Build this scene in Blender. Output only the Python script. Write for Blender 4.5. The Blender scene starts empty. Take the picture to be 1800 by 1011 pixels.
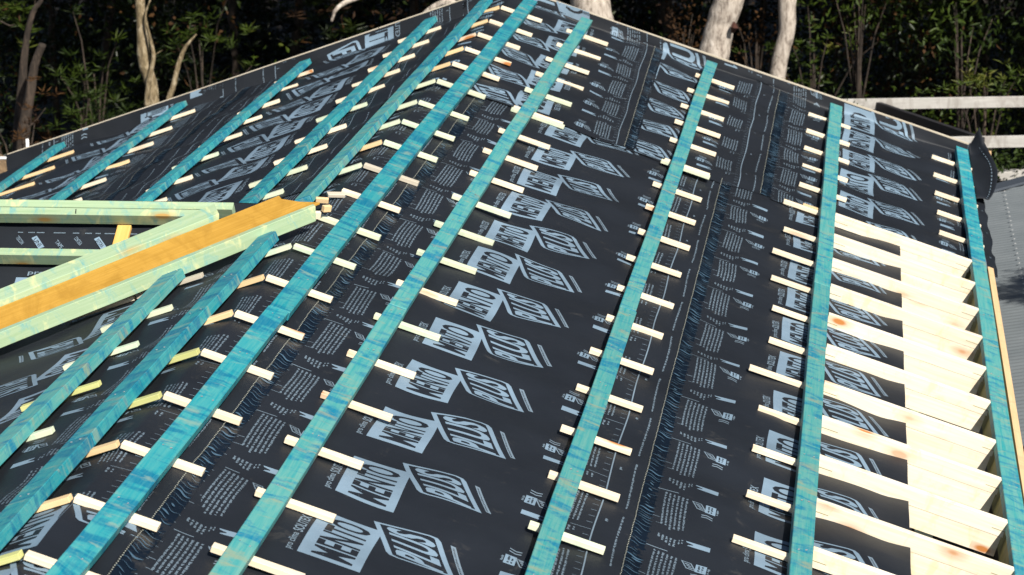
import bpy, bmesh, math, random
import numpy as np
from mathutils import Vector, Matrix
sc = bpy.context.scene
# ------------------------------------------------------------------ camera
TH = 0.3284244
ct, st = math.cos(TH), math.sin(TH)
F, YAW, PIT, ROL = 5000.0, -0.1273018, 0.2441116, -0.0136432
CAM = Vector((2.5237948, -19.3809706, 2.8673224))
D = Vector((math.sin(YAW)*math.cos(PIT), math.cos(YAW)*math.cos(PIT), -math.sin(PIT)))
R0 = Vector((math.cos(YAW), -math.sin(YAW), 0)); U0 = R0.cross(D)
RX = R0*math.cos(ROL)+U0*math.sin(ROL); UX = -R0*math.sin(ROL)+U0*math.cos(ROL)
cd = bpy.data.cameras.new("camera"); cam = bpy.data.objects.new("camera", cd)
sc.collection.objects.link(cam); sc.camera = cam
m = Matrix((RX, UX, -D)).transposed().to_4x4(); m.translation = CAM
cam.matrix_world = m
cd.sensor_width = 36; cd.lens = F*36/1800; cd.clip_start = 0.1; cd.clip_end = 2000
cd.dof.use_dof = True; cd.dof.focus_distance = 12.0; cd.dof.aperture_fstop = 7.5
# ------------------------------------------------------------------ light
sun_dir = Vector((0.62, -0.85, 0.95)).normalized()
EL = math.asin(sun_dir.z); AZ = math.atan2(sun_dir.x, sun_dir.y)
w = bpy.data.worlds.new("World"); sc.world = w; w.use_nodes = True
nt = w.node_tree
sky = nt.nodes.new('ShaderNodeTexSky'); sky.sky_type = 'NISHITA'; sky.sun_disc = False
sky.sun_elevation = EL; sky.sun_rotation = AZ
bg = nt.nodes['Background']; nt.links.new(sky.outputs[0], bg.inputs[0]); bg.inputs[1].default_value = 0.055
ld = bpy.data.lights.new("sun", 'SUN'); ld.energy = 5.0; ld.angle = math.radians(0.5); ld.color = (1, .95, .87)
lo = bpy.data.objects.new("sun", ld); sc.collection.objects.link(lo)
lo.rotation_euler = sun_dir.to_track_quat('Z', 'Y').to_euler()
sc.view_settings.view_transform = 'Standard'; sc.view_settings.look = 'None'
sc.view_settings.gamma = 1; sc.view_settings.exposure = 0.58

COL = sc.collection
rng = random.Random(7)
def at(px, py, Y):                                   # a pixel of the photograph -> the point at world depth Y
    v = D+RX*((px-900)/F)-UX*((py-505.5)/F)
    return CAM+v*((Y-CAM.y)/v.y)
def S(su, Y, h=0.0):                                 # point of the main roof: su signed distance down the slope from the ridge
    e = 0.0
    if Y > .45: e = Y-.45; Y = .45+.1*e
    sg = 1 if su >= 0 else -1; a = abs(su)
    hr = math.exp(-(a/.02)**2)*h*.05
    return Vector((sg*(a*ct+h*st) if a > .02 else sg*a*ct+su/.02*h*st, Y, -a*st+h*ct+e))
# ------------------------------------------------------------------ helpers
def tag(o, label=None, cat=None, group=None, kind=None):
    if label: o['label'] = label
    if cat: o['category'] = cat
    if group: o['group'] = group
    if kind: o['kind'] = kind
    return o
def mesh_obj(name, verts, faces, mats, parent=None, midx=None, smooth=False, loc=None):
    me = bpy.data.meshes.new(name); me.from_pydata([tuple(v) for v in verts], [], faces)
    if not isinstance(mats, (list, tuple)): mats = [mats]
    for mm in mats: me.materials.append(mm)
    if midx is not None: me.polygons.foreach_set('material_index', midx)
    if smooth: me.polygons.foreach_set('use_smooth', [True]*len(me.polygons))
    me.update()
    o = bpy.data.objects.new(name, me); COL.objects.link(o)
    if loc is not None: o.location = loc
    if parent: o.parent = parent
    return o
def empty(name, loc=(0, 0, 0)):
    o = bpy.data.objects.new(name, None); COL.objects.link(o); o.location = loc; return o
def frame_box(name, org, ax, ay, az, L, W, H, mat, parent=None, bev=.002, seg=1, wob=0.0, seed=0, cut=(0, 0)):
    """box: length L along ax, width W along ay (centred), height H along az from org; optional wobble along the length"""
    r = random.Random(seed); bm = bmesh.new()
    n = max(1, seg); rings = []
    p1, p2 = r.random()*6, r.random()*6
    for i in range(n+1):
        t = i/n
        dy = wob*(math.sin(t*7+p1)+.6*math.sin(t*17+p2)); dz = wob*.4*math.sin(t*9+p2)
        c = 0
        ring = []
        for (a, b) in ((-.5, 0), (.5, 0), (.5, 1), (-.5, 1)):
            xx = t*L+(cut[0]*a*W if i == 0 else 0)+(cut[1]*a*W if i == n else 0)
            ring.append(bm.verts.new((xx, a*W+dy+r.uniform(-1, 1)*wob*.15, b*H+dz)))
        rings.append(ring)
    for i in range(n):
        for k in range(4):
            bm.faces.new((rings[i][k], rings[i][(k+1) % 4], rings[i+1][(k+1) % 4], rings[i+1][k]))
    bm.faces.new(rings[0][::-1]); bm.faces.new(rings[-1])
    bmesh.ops.recalc_face_normals(bm, faces=bm.faces)
    if bev > 0:
        es = [e for e in bm.edges if len(e.link_faces) == 2 and e.calc_face_angle(0) > .8]
        bmesh.ops.bevel(bm, geom=es, offset=bev, segments=1, affect='EDGES')
    me = bpy.data.meshes.new(name); bm.to_mesh(me); bm.free(); me.materials.append(mat)
    o = bpy.data.objects.new(name, me); COL.objects.link(o)
    M = Matrix((Vector(ax).normalized(), Vector(ay).normalized(), Vector(az).normalized())).transposed().to_4x4()
    M.translation = Vector(org)
    if parent: o.parent = parent; o.matrix_parent_inverse = parent.matrix_world.inverted() if False else Matrix.Translation(-parent.location)
    o.matrix_basis = M
    return o
def box_between(name, p, q, W, H, up, mat, parent=None, **k):
    p, q = Vector(p), Vector(q); ax = (q-p).normalized(); up = Vector(up)
    ay = up.cross(ax).normalized(); az = ax.cross(ay)
    return frame_box(name, p, ax, ay, az, (q-p).length, W, H, mat, parent, **k)
# ------------------------------------------------------------------ materials
def mat_new(name):
    mt = bpy.data.materials.new(name); mt.use_nodes = True
    n = mt.node_tree; b = n.nodes['Principled BSDF']
    return mt, n, b
def N(n, t, **k):
    x = n.nodes.new(t)
    for a, v in k.items():
        if a.startswith('_'): setattr(x, a[1:], v)
        else: x.inputs[a.replace('__', ' ')].default_value = v
    return x
def ramp(n, stops, interp='LINEAR'):
    r = n.nodes.new('ShaderNodeValToRGB'); r.color_ramp.interpolation = interp
    e = r.color_ramp.elements
    while len(e) < len(stops): e.new(.5)
    for i, (p, c) in enumerate(stops): e[i].position = p; e[i].color = (*c, 1)
    return r
def coords(n, scale, rand=True):
    tc = n.nodes.new('ShaderNodeTexCoord'); mp = n.nodes.new('ShaderNodeMapping'); mp.inputs['Scale'].default_value = scale
    if rand:
        oi = n.nodes.new('ShaderNodeObjectInfo'); ml = N(n, 'ShaderNodeMath', _operation='MULTIPLY'); ml.inputs[1].default_value = 57.3
        cb = n.nodes.new('ShaderNodeCombineXYZ'); n.links.new(oi.outputs['Random'], ml.inputs[0])
        for i in range(3): n.links.new(ml.outputs[0], cb.inputs[i])
        ad = N(n, 'ShaderNodeVectorMath', _operation='ADD'); n.links.new(tc.outputs['Object'], mp.inputs[0])
        n.links.new(mp.outputs[0], ad.inputs[0]); n.links.new(cb.outputs[0], ad.inputs[1]); return ad.outputs[0]
    n.links.new(tc.outputs['Object'], mp.inputs[0]); return mp.outputs[0]
def noise(n, vec, scale, detail=4, rough=.6, dist=0):
    x = N(n, 'ShaderNodeTexNoise'); x.inputs['Scale'].default_value = scale; x.inputs['Detail'].default_value = detail
    x.inputs['Roughness'].default_value = rough; x.inputs['Distortion'].default_value = dist
    n.links.new(vec, x.inputs['Vector']); return x.outputs[0]
def mixc(n, fac, a, b, mode='MIX'):
    x = n.nodes.new('ShaderNodeMix'); x.data_type = 'RGBA'; x.blend_type = mode
    for i, v in ((0, fac), (6, a), (7, b)):
        if isinstance(v, (int, float)): x.inputs[i].default_value = v
        elif isinstance(v, tuple): x.inputs[i].default_value = (*v, 1)
        else: n.links.new(v, x.inputs[i])
    return x.outputs[2]
def bump(n, b, h, strength, dist=.002):
    x = N(n, 'ShaderNodeBump'); x.inputs['Strength'].default_value = strength; x.inputs['Distance'].default_value = dist
    n.links.new(h, x.inputs['Height']); n.links.new(x.outputs[0], b.inputs['Normal'])
def wood(name, c_lo, c_hi, stain=None, stain_amt=.5, knots=None, rough=.6, stain_pos=(.45, .62), var=0.0, grain=.35, blotch=None):
    mt, n, b = mat_new(name)
    v = coords(n, (1, 1, 1))
    vg = coords(n, (1.6, 38, 38))
    g = noise(n, vg, 1.6, 6, .65, .6)
    base = ramp(n, [(.32, c_lo), (.68, c_hi)]); n.links.new(g, base.inputs[0]); col = base.outputs[0]
    if stain:                                          # preservative dye that took in bands and blotches
        vb = coords(n, (5.5, 2.2, 2.2))
        s1 = noise(n, vb, 1.5, 7, .66, 1.2)
        r1 = ramp(n, [(stain_pos[0], (0, 0, 0)), (stain_pos[1], (1, 1, 1))]); n.links.new(s1, r1.inputs[0])
        mlt = N(n, 'ShaderNodeMath', _operation='MULTIPLY'); mlt.inputs[1].default_value = stain_amt
        n.links.new(r1.outputs[0], mlt.inputs[0])
        col = mixc(n, mlt.outputs[0], col, stain)
        vs = coords(n, (5, 60, 60)); s2 = noise(n, vs, 2, 5, .6, .5)
        r2_ = ramp(n, [(.45, (0, 0, 0)), (.75, (1, 1, 1))]); n.links.new(s2, r2_.inputs[0])
        m2 = N(n, 'ShaderNodeMath', _operation='MULTIPLY'); m2.inputs[1].default_value = .45; n.links.new(r2_.outputs[0], m2.inputs[0])
        col = mixc(n, m2.outputs[0], col, c_lo)
    if blotch:
        vb2 = coords(n, (10, 5, 5)); s3 = noise(n, vb2, 1.3, 5, .6, .5)
        r3 = ramp(n, [(.56, (0, 0, 0)), (.66, (1, 1, 1))]); n.links.new(s3, r3.inputs[0])
        m3 = N(n, 'ShaderNodeMath', _operation='MULTIPLY'); m3.inputs[1].default_value = .6; n.links.new(r3.outputs[0], m3.inputs[0])
        col = mixc(n, m3.outputs[0], col, blotch)
    if knots:
        vk = coords(n, (4.6, 11, 11)); vo = N(n, 'ShaderNodeTexVoronoi'); vo.inputs['Scale'].default_value = 1.0
        n.links.new(vk, vo.inputs['Vector'])
        r4 = ramp(n, [(.13, (1, 1, 1)), (.20, (.45, .45, .45)), (.42, (0, 0, 0))]); n.links.new(vo.outputs['Distance'], r4.inputs[0])
        rm = ramp(n, [(.66, (0, 0, 0)), (.69, (1, 1, 1))]); n.links.new(vo.outputs['Color'], rm.inputs[0])      # only some cells carry a knot
        m4 = N(n, 'ShaderNodeMath', _operation='MULTIPLY'); n.links.new(rm.outputs[0], m4.inputs[1]); n.links.new(r4.outputs[0], m4.inputs[0])
        col = mixc(n, m4.outputs[0], col, knots)
    if var:
        oi = n.nodes.new('ShaderNodeObjectInfo'); hs = N(n, 'ShaderNodeHueSaturation')
        mr = N(n, 'ShaderNodeMapRange'); mr.inputs[3].default_value = 1-var; mr.inputs[4].default_value = 1+var*.4
        n.links.new(oi.outputs['Random'], mr.inputs[0]); n.links.new(mr.outputs[0], hs.inputs['Value']); n.links.new(col, hs.inputs['Color']); col = hs.outputs[0]
    n.links.new(col, b.inputs['Base Color']); b.inputs['Roughness'].default_value = rough
    b.inputs['Specular IOR Level'].default_value = .3
    bump(n, b, g, grain)
    return mt
M_TEAL = wood('teal_timber', (.075, .33, .325), (.001, .25, .31), (.0, .125, .24), .8, stain_pos=(.47, .58), var=.16, blotch=(.25, .35, .27), rough=.55)
M_TEALG = wood('greenish_teal_timber', (.13, .33, .29), (.02, .26, .275), (.0, .15, .27), .85, stain_pos=(.5, .6), var=.12, blotch=(.27, .29, .18), rough=.6)
M_PINE = wood('bare_pine', (.78, .64, .45), (.86, .76, .58), var=.12, knots=(.5, .2, .06))
M_PINE_T = wood('tinted_pine', (.62, .66, .46), (.72, .72, .54), (.38, .56, .42), .5, var=.12)
M_OCHRE = wood('ochre_pine', (.70, .48, .24), (.78, .58, .33), var=.12)
M_LIME = wood('lime_pine', (.50, .52, .17), (.60, .58, .26), var=.12)
M_GREYP = wood('grey_pine', (.48, .42, .32), (.58, .52, .42), var=.1)
M_BOARD = wood('white_pine_board', (.74, .64, .47), (.86, .78, .64), knots=(.50, .19, .05), var=.08, grain=.3, blotch=(.80, .62, .36))
M_GREEN = wood('pale_green_timber', (.27, .38, .22), (.36, .46, .30), (.11, .33, .34), .8, stain_pos=(.52, .66), blotch=(.62, .60, .30), var=.06, knots=(.42, .26, .08))
M_ORANGE = wood('orange_board', (.42, .225, .028), (.56, .315, .055), (.34, .175, .02), .6, grain=.2, var=0)
M_SPACER = wood('orange_pine', (.62, .34, .08), (.72, .44, .14))
M_TAN = wood('tan_pine', (.60, .40, .20), (.70, .48, .27), blotch=(.55, .36, .2))
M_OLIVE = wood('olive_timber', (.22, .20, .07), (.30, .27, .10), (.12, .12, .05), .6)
M_WEATH = wood('weathered_timber', (.40, .38, .35), (.56, .54, .50), (.26, .23, .20), .7, grain=.6)
M_DARKT = wood('dark_timber', (.018, .017, .02), (.03, .03, .034))

def membrane(name, col, rough, spec=.5, wov=.35):
    mt, n, b = mat_new(name)
    v = coords(n, (1, 1, 1), False)
    a = noise(n, v, 2.2, 5, .6); r = ramp(n, [(.3, tuple(c*.8 for c in col)), (.7, tuple(c*1.25 for c in col))]); n.links.new(a, r.inputs[0])
    f = noise(n, v, 420, 2, .6)
    mx = mixc(n, .35, r.outputs[0], f, 'MULTIPLY')
    dust = noise(n, v, 6.5, 8, .75, .4); rd = ramp(n, [(.6, (0, 0, 0)), (.8, (1, 1, 1))]); n.links.new(dust, rd.inputs[0])
    m5 = N(n, 'ShaderNodeMath', _operation='MULTIPLY'); m5.inputs[1].default_value = .24; n.links.new(rd.outputs[0], m5.inputs[0])
    mx = mixc(n, m5.outputs[0], mx, (.20, .18, .15))
    n.links.new(mx, b.inputs['Base Color']); b.inputs['Roughness'].default_value = rough
    b.inputs['Specular IOR Level'].default_value = spec
    ws = noise(n, v, 300, 3, .7)
    wl = coords(n, (9, 9, 9), False); wr = noise(n, wl, 1.0, 4, .55)
    ad = N(n, 'ShaderNodeMath', _operation='MULTIPLY_ADD'); ad.inputs[1].default_value = 9.0; n.links.new(wr, ad.inputs[0]); n.links.new(ws, ad.inputs[2])
    bump(n, b, ad.outputs[0], wov, .0006)
    return mt
M_MEM = membrane('black_fleece', (.013, .0158, .021), .56, .26)
M_PRINT = membrane('pale_ink', (.195, .28, .36), .6, .3)
M_INKD = membrane('dull_ink', (.17, .23, .285), .6, .3)
M_MEMD = membrane('black_fleece_letter', (.013, .0158, .021), .56, .26)
M_FOIL = membrane('navy_foil', (.003, .007, .014), .35, .3, .4)
M_FOILP = membrane('foil_crease', (.07, .135, .20), .4, .5)
M_STITCH = membrane('stitch', (.32, .33, .28), .7, .3)
# ------------------------------------------------------------------ wrinkle field of the underlay
_w = np.random.RandomState(3); WV = []
for i in range(16):
    lam = _w.uniform(.22, .9); an = _w.normal(0, .45) + (0 if i % 3 else math.pi/2)
    WV.append((2*math.pi/lam*math.cos(an), 2*math.pi/lam*math.sin(an), _w.uniform(0, 6.28), lam*.0034))
def wr(u, y):
    u = np.asarray(u, float); y = np.asarray(y, float)
    h = np.zeros_like(u)
    for a, b, p, am in WV: h += am*np.sin(a*u+b*y+p+.7*np.sin(2.1*u+1.3*y+p))
    h -= .0035*(1+np.cos(2*math.pi*y/.594))
    far = np.clip((y+3)/3, 0, 1); h *= 1+.5*far
    dm = np.clip((2.873-u)/.10, 0, 1); dm = np.where((y < -3.0) & (u > 2.5), dm, 1.0)
    return np.minimum(h-.007, .004)*dm
def Sn(su, Y, h):
    a = np.abs(su); sg = np.where(su >= 0, 1, -1)
    e = np.maximum(Y-.45, 0); Yc = np.minimum(Y, .45)+.12*e
    k = np.clip(a/.03, 0, 1)
    up = np.clip(e/.02, 0, 1)
    hh = h*(1-up)
    return np.stack([sg*(a*ct+hh*st*k), Yc-np.clip(h+.008, -.01, .01)*up*.5, -a*st+hh*ct+e-.006*np.exp(-(a/.05)**2)], -1)
# ------------------------------------------------------------------ print template (v across the roll, y along it)
def text_geo(s, w_, h_, bold=.0, up=(-1, 0), adv=(0, 1), org=(0, 0), shear=0.0, flip=False):
    """glyph outlines scaled to width w_ along adv and height h_ along up"""
    cu = bpy.data.curves.new('t', 'FONT'); cu.body = s; cu.size = 1; cu.resolution_u = 3; cu.offset = bold
    ob = bpy.data.objects.new('t', cu); COL.objects.link(ob)
    dg = bpy.context.evaluated_depsgraph_get(); dg.update()
    me = bpy.data.meshes.new_from_object(ob.evaluated_get(dg))
    V = np.array([v.co[:2] for v in me.vertices]) if len(me.vertices) else np.zeros((0, 2)); Fc = [tuple(p.vertices) for p in me.polygons]
    bpy.data.objects.remove(ob); bpy.data.curves.remove(cu); bpy.data.meshes.remove(me)
    mn, mx = V.min(0), V.max(0); V = (V-mn)/(mx-mn)
    a = V[:, 0]*w_; b = V[:, 1]*h_
    P = np.stack([org[0]+up[0]*b+adv[0]*a+(shear*a), org[1]+up[1]*b+adv[1]*a], -1)
    return P, Fc
class Geo:
    def __init__(s): s.V = []; s.F = []; s.M = []; s.L = []; s.n = 0; s.parts = []; s.pm = []; s.pl = []
    def add(s, P, Fc, m, lay=0):
        P = np.asarray(P, float); s.V.append(P); s.parts.append(list(Fc)); s.pm.append(m); s.pl.append(lay); s.F += [tuple(i+s.n for i in f) for f in Fc]; s.M += [m]*len(Fc); s.L += [lay]*len(P); s.n += len(P)
    def quad(s, a, b, c, d, m, lay=0): s.add([a, b, c, d], [(0, 1, 2, 3)], m, lay)
    def rect(s, v0, v1, y0, y1, m, lay=0): s.quad((v0, y0), (v1, y0), (v1, y1), (v0, y1), m, lay)
    def text(s, t, m, lay=0, **k): P, Fc = text_geo(t, **k); s.add(P, Fc, m, lay)
    def subdiv(s, st_):
        bm = bmesh.new(); V = np.concatenate(s.V)
        ll = bm.verts.layers.float.new('l')
        bv = [bm.verts.new((x, y, 0)) for x, y in V]
        for v, l in zip(bv, s.L): v[ll] = l
        for f, mi in zip(s.F, s.M):
            try: q = bm.faces.new([bv[i] for i in f]); q.material_index = mi
            except ValueError: pass
        for ax in (0, 1):
            lo, hi = V[:, ax].min(), V[:, ax].max(); x = lo+st_
            while x < hi:
                co = [0, 0, 0]; no = [0, 0, 0]; co[ax] = x; no[ax] = 1
                bmesh.ops.bisect_plane(bm, geom=bm.verts[:]+bm.edges[:]+bm.faces[:], plane_co=co, plane_no=no, dist=1e-6); x += st_
        bm.verts.index_update()
        V = np.array([v.co[:2] for v in bm.verts]); L = np.array([v[ll] for v in bm.verts])
        Fc = [tuple(v.index for v in f.verts) for f in bm.faces]; Mi = [f.material_index for f in bm.faces]
        cen = np.array([V[list(f)].mean(0) for f in Fc]); bm.free()
        return V, L, Fc, np.array(Mi), cen
PER = .66
def dashes(g, v, y0, y1, wd, m, r):
    y = y1
    while y > y0+.006:
        wl = r.uniform(.012, .04)
        e = max(y-wl, y0)
        yy = y
        while yy > e+.003:
            g.rect(v+r.uniform(-.0008, .0008), v+wd*r.choice((.7, .75, 1)), yy-.0048, yy, m, 1 if m == 3 else 0); yy -= .0068
        y = e-.008
def mini_logo(g, v, y, r, fl=1):
    g.quad((v, y+.036), (v+.040, y+.030), (v+.066, y-.034), (v+.024, y-.026), 2)
    g.quad((v+.008, y+.029), (v+.037, y+.024), (v+.056, y-.027), (v+.026, y-.019), 3, 1)
    for i in range(3): g.quad((v+.014+i*.008, y+.018-i*.014), (v+.034+i*.007, y+.014-i*.014), (v+.037+i*.007, y+.006-i*.014), (v+.018+i*.008, y+.010-i*.014), 2, 2)
    g.rect(v+.058, v+.100, y-.038, y+.034, 1)
    for i in range(2): dashes(g, v+.068+i*.013, y-.028, y+.024, .008, 3, r)
    dashes(g, v+.104, y-.03, y+.02, .009, 2, r)
    for k in (0, 1):
        yy = y-.068-.022*k
        g.add([(v+.046, yy), (v+.068, yy+.008), (v+.092, yy-.002), (v+.092, yy-.010), (v+.068, yy), (v+.046, yy-.008)], [(0, 1, 4, 5), (1, 2, 3, 4)], 2)
def arrow(g, v, y):
    g.rect(v+.030, v+.096, y-.022, y+.022, 1)
    g.quad((v, y+.022), (v+.030, y+.022), (v+.030, y+.002), (v+.004, y+.012), 1)
    g.quad((v+.030, y-.022), (v+.008, y-.020), (v+.012, y-.012), (v+.030, y-.004), 1)
def template(seed):
    r = random.Random(seed); g = Geo()
    # start-of-roll side
    g.rect(.288, .292, -.33, .33, 2)
    for k in range(10): g.rect(.297, .318 if k else .345, -.33+k*.066, -.327+k*.066, 2)
    y = -.33
    dashes(g, .186, -.26, .3, .008, 2, r)
    for i in range(6): dashes(g, .344+i*.0172, -.33 if i < 2 else -.40+.012*i, .06-.003*i, .0085, 2, r)
    for i in range(5): dashes(g, .344+i*.0158, .17-(.05 if i > 2 else .01*i), .215-.004*i, .0085, 2, r)
    g.rect(.312, .395, .078, .083, 2); g.rect(.312, .338, -.25, -.246, 2)
    dashes(g, .436, .185, .22, .006, 2, r)
    dashes(g, .425, .17, .21, .006, 2, r)
    arrow(g, .452, .20); mini_logo(g, .452, .005, r)
    # maker's name and the two word marks
    g.text('pro clima', 2, w_=.145, h_=.034, bold=.012, org=(.706, -.445))
    g.text('SOLITEX', 2, w_=.16, h_=.036, bold=.02, org=(.706, -.285))
    g.rect(.72, .94, -.446, 0, 1)
    g.text('MENTO', 3, 1, w_=.385, h_=.148, bold=.022, org=(.909, -.418))
    # PLUS in a slanted frame with two rounded corners
    def fr(i, q):
        pts = [(.892+i*.024, .082-i*.010), (1.095-i*.004, .112-i*.010), (1.122-i*.010, .108-i*.012), (1.138-i*.020, .088-i*.008),
               (1.234-i*.026, -.172+i*.010), (1.028+i*.004, -.206+i*.010), (1.0+i*.010, -.202+i*.012), (.984+i*.020, -.182+i*.008)]
        return pts
    A, B = fr(0, 0), fr(1.0, 0)
    g.add(A+B, [(i, (i+1) % 8, 8+(i+1) % 8, 8+i) for i in range(8)], 1)
    g.text('PLUS', 1, w_=.245, h_=.178, bold=.03, org=(1.197, -.172), shear=-.33)
    g.quad((1.172, .092), (1.192, .09), (1.268, -.135), (1.247, -.133), 2)
    g.text('www.proclima.com.au', 3, 1, w_=.20, h_=.012, org=(1.258, -.125), shear=-.33)
    # end-of-roll side
    q = Geo(); arrow(q, 1.36, .02)
    g.add([(2*1.411-a, .04-b) for P in q.V for a, b in P], q.F, 1)
    q = Geo(); mini_logo(q, 1.36, .15, r)
    for P, Fq, mq, lq in zip(q.V, q.parts, q.pm, q.pl): g.add([(2*1.411-a, .30-b) for a, b in P], Fq, mq, lq)
    for i in range(6): dashes(g, 1.482+i*.0172, .115, .44-(.0 if i > 3 else .006*i), .0085, 2, r)
    for i in range(2): dashes(g, 1.545+i*.02, .0, .048, .009, 2, r)
    g.rect(1.55, 1.63, .07, .073, 2)
    g.rect(1.634, 1.6395, -.33, .33, 2)
    for k in range(1, 10): g.rect(1.604, 1.628, .07-k*.066, .073-k*.066, 2)
    dashes(g, 1.668, .19, .215, .012, 2, r)
    dashes(g, 1.727, -.27, .29, .0085, 2, r)
    return g.subdiv(.028)
TEMPL = [template(1), template(2)]
MS = [M_MEM, M_PRINT, M_INKD, M_MEMD]
def grid(u0, u1, y0, y1, st_):
    nu = max(1, int(round((u1-u0)/st_))); ny = max(1, int(round((y1-y0)/st_)))
    us = np.linspace(u0, u1, nu+1); ys = np.linspace(y0, y1, ny+1)
    if y1 > .5:
        ys = np.sort(np.concatenate([ys, [.445, .452, .46, .48, .5]]))
        ny = len(ys)-1
    if u0 < 0 < u1: us = np.sort(np.concatenate([us, [0.0]])); nu = len(us)-1
    UU, YY = np.meshgrid(us, ys, indexing='ij')
    k = np.arange((nu+1)*(ny+1)).reshape(nu+1, ny+1)
    Fc = np.stack([k[:-1, :-1], k[1:, :-1], k[1:, 1:], k[:-1, 1:]], -1).reshape(-1, 4)
    return UU.ravel(), YY.ravel(), [tuple(int(q) for q in f) for f in Fc]
def sheet(label, u0, u1, y0, y1, lay, off, rot, yt, per=PER, tape=None, skew=0.0, pr=True, tape_rot=False):
    U, Y, Fc = grid(u0, u1, y0, y1, .03)
    U2 = U+np.where((U > (u0+u1)/2), -skew*Y, 0) if skew else U
    edge = np.minimum(np.minimum(U-u0, u1-U), Y-y0)
    ew = (.0004 if label.endswith('rafters') else .0025)*np.sin(U*31+Y*17)*np.exp(-edge/.05)
    h = wr(U2, Y)+.002*lay
    P = [Sn(U2+ew*1.5, Y, h+np.maximum(ew, 0))]; faces = list(Fc); mi = [0]*len(Fc); n = len(U)
    if pr:
        k0 = int(math.floor((y0-abs(yt))/per))-3; k1 = int(math.ceil((y1+abs(yt))/per))+3
        for k in range(k0, k1+1):
            V, L, TF, TM, cen = TEMPL[k % 2]
            yc = yt+k*per
            if yc < y0-.6 or yc > y1+.6: continue
            sgn = -1 if rot else 1
            su = off+sgn*V[:, 0]; y = yc+sgn*V[:, 1]*per/PER; su = su-skew*y if skew else su
            cu = off+sgn*cen[:, 0]; cy = yc+sgn*cen[:, 1]*per/PER; cu = cu-skew*cy if skew else cu
            lo_u = u0+.002; hi_u = u1-.004-(skew*cy if skew else 0)
            lim = 1.765 if tape is None else 1.765
            ok = (cu > lo_u) & (cu < hi_u) & (cy > y0+.004) & (cy < y1-.004)
            if not ok.any(): continue
            su = su+.0035*np.sin(y*6.1+off)                       # rolls are never dead straight
            P.append(Sn(su, y, wr(su, y)+.002*lay+.0012+.0007*L))
            for q in np.nonzero(ok)[0]:
                f = TF[q]; faces.append(tuple(i+n for i in (f if True else f[::-1]))); mi.append(int(TM[q]))
            n += len(V)
    V = np.concatenate(P)
    o = mesh_obj('underlay_sheet', V, faces, MS, midx=mi, smooth=True)
    # drop unused vertices
    bm = bmesh.new(); bm.from_mesh(o.data); loose = [v for v in bm.verts if not v.link_faces]
    bmesh.ops.delete(bm, geom=loose, context='VERTS')
    for f in bm.faces:
        f.normal_update()
        if f.normal.z < -.2 or (abs(f.normal.z) <= .2 and f.normal.y > .3): f.normal_flip()
    bm.to_mesh(o.data); bm.free()
    tag(o, label, 'roof underlay', 'printed black underlay sheets on the roof')
    if tape:
        t0, t1, ya, yb = tape; r = random.Random(int(abs(t0)*1000))
        U, Y, Fc = grid(t0, t1, ya, yb, .012)
        sk = -skew*Y if skew else 0
        hh = wr(U+sk, Y)+.002*lay+.0016+.0014*np.sin(Y*150+9*np.sin(U*60))*np.sin(Y*37)
        P = [Sn(U+sk, Y, hh)]; faces = list(Fc); mi = [0]*len(Fc); n = len(U)
        y = ya+.01
        while y < yb-.02:                                        # creases of the crinkled release foil
            m_ = 7; a = r.choice((0, 0, .1, .35)); b_ = r.choice((1, .95, .6)); am = r.uniform(.006, .014); ph = r.random()*1.2
            wd = r.choice((.0016, .0022, .003, .0075)); pts = []
            for i in range(m_+1):
                t = a+(b_-a)*i/m_; pts.append((t0+(t1-t0)*t, y+am*math.sin(t*6+ph)-.022*t, wd*math.sin(math.pi*(i+.3)/(m_+.6))))
            for (ua, yy, wq) in pts:
                for sgn in (-1, 1):
                    us = ua+(-skew*yy if skew else 0)
                    P.append(Sn(np.array([us]), np.array([yy+sgn*wq]), wr(np.array([us]), np.array([yy]))+.002*lay+.0042))
            for i in range(m_): faces.append((n+2*i, n+2*i+2, n+2*i+3, n+2*i+1)); mi.append(1)
            n += 2*(m_+1); y += r.uniform(.022, .05)
        y = ya
        for ue in (t0,):
            y = ya
            while y < yb:
                us = ue+r.uniform(-.001, .001)+(-skew*y if skew else 0)
                q = [(us, y), (us+.004, y), (us+.004, y+.008), (us, y+.008)]
                for a in q: P.append(Sn(np.array([a[0]]), np.array([a[1]]), wr(np.array([a[0]]), np.array([a[1]]))+.002*lay+.005))
                faces.append((n, n+1, n+2, n+3)); mi.append(2); n += 4; y += .0165
        t = mesh_obj('adhesive_strip', np.concatenate(P), faces, [M_FOIL, M_FOILP, M_STITCH], parent=o, midx=mi, smooth=True)
    return o
sheet('underlay sheet left of the ridge in the foreground, under the two short teal battens', -1.82, -.24, -12.7, -5.45, 0, .05, True, -8.53)
sheet('underlay sheet lapped over the ridge, printed with a ruler scale beside the first right batten', -.27, .31, -12.7, -2.93, 1, -1.54, False, -9.2, tape=(.245, .312, -12.7, -2.93))
sheet('widest foreground underlay sheet, between second and third battens right of the ridge', .305, 1.838, -12.7, -2.93, 0, 0, False, -9.535, tape=(1.771, 1.842, -12.7, -2.93))
sheet('foreground underlay sheet beside the fourth batten, cut off short at the open rafters', 1.835, 2.874, -12.7, -2.93, 1, 1.524, False, -7.524, per=.656)
sheet('far underlay sheet over the ridge, its end lapped across the foreground sheets', -.36, 1.155, -2.985, .528, 4, 1.33, True, -.2, tape=(1.09, 1.157, -2.985, .45), skew=.025)
sheet('far underlay sheet under the third batten right of the ridge', 1.09, 2.08, -3.03, .524, 2, .235, False, -.16, tape=(2.008, 2.082, -3.03, .45))
sheet('far right underlay sheet curling up at the gable corner by the fifth batten', 2.075, 3.475, -3.10, .524, 3, 1.774, False, -.153, per=.67)
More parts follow.
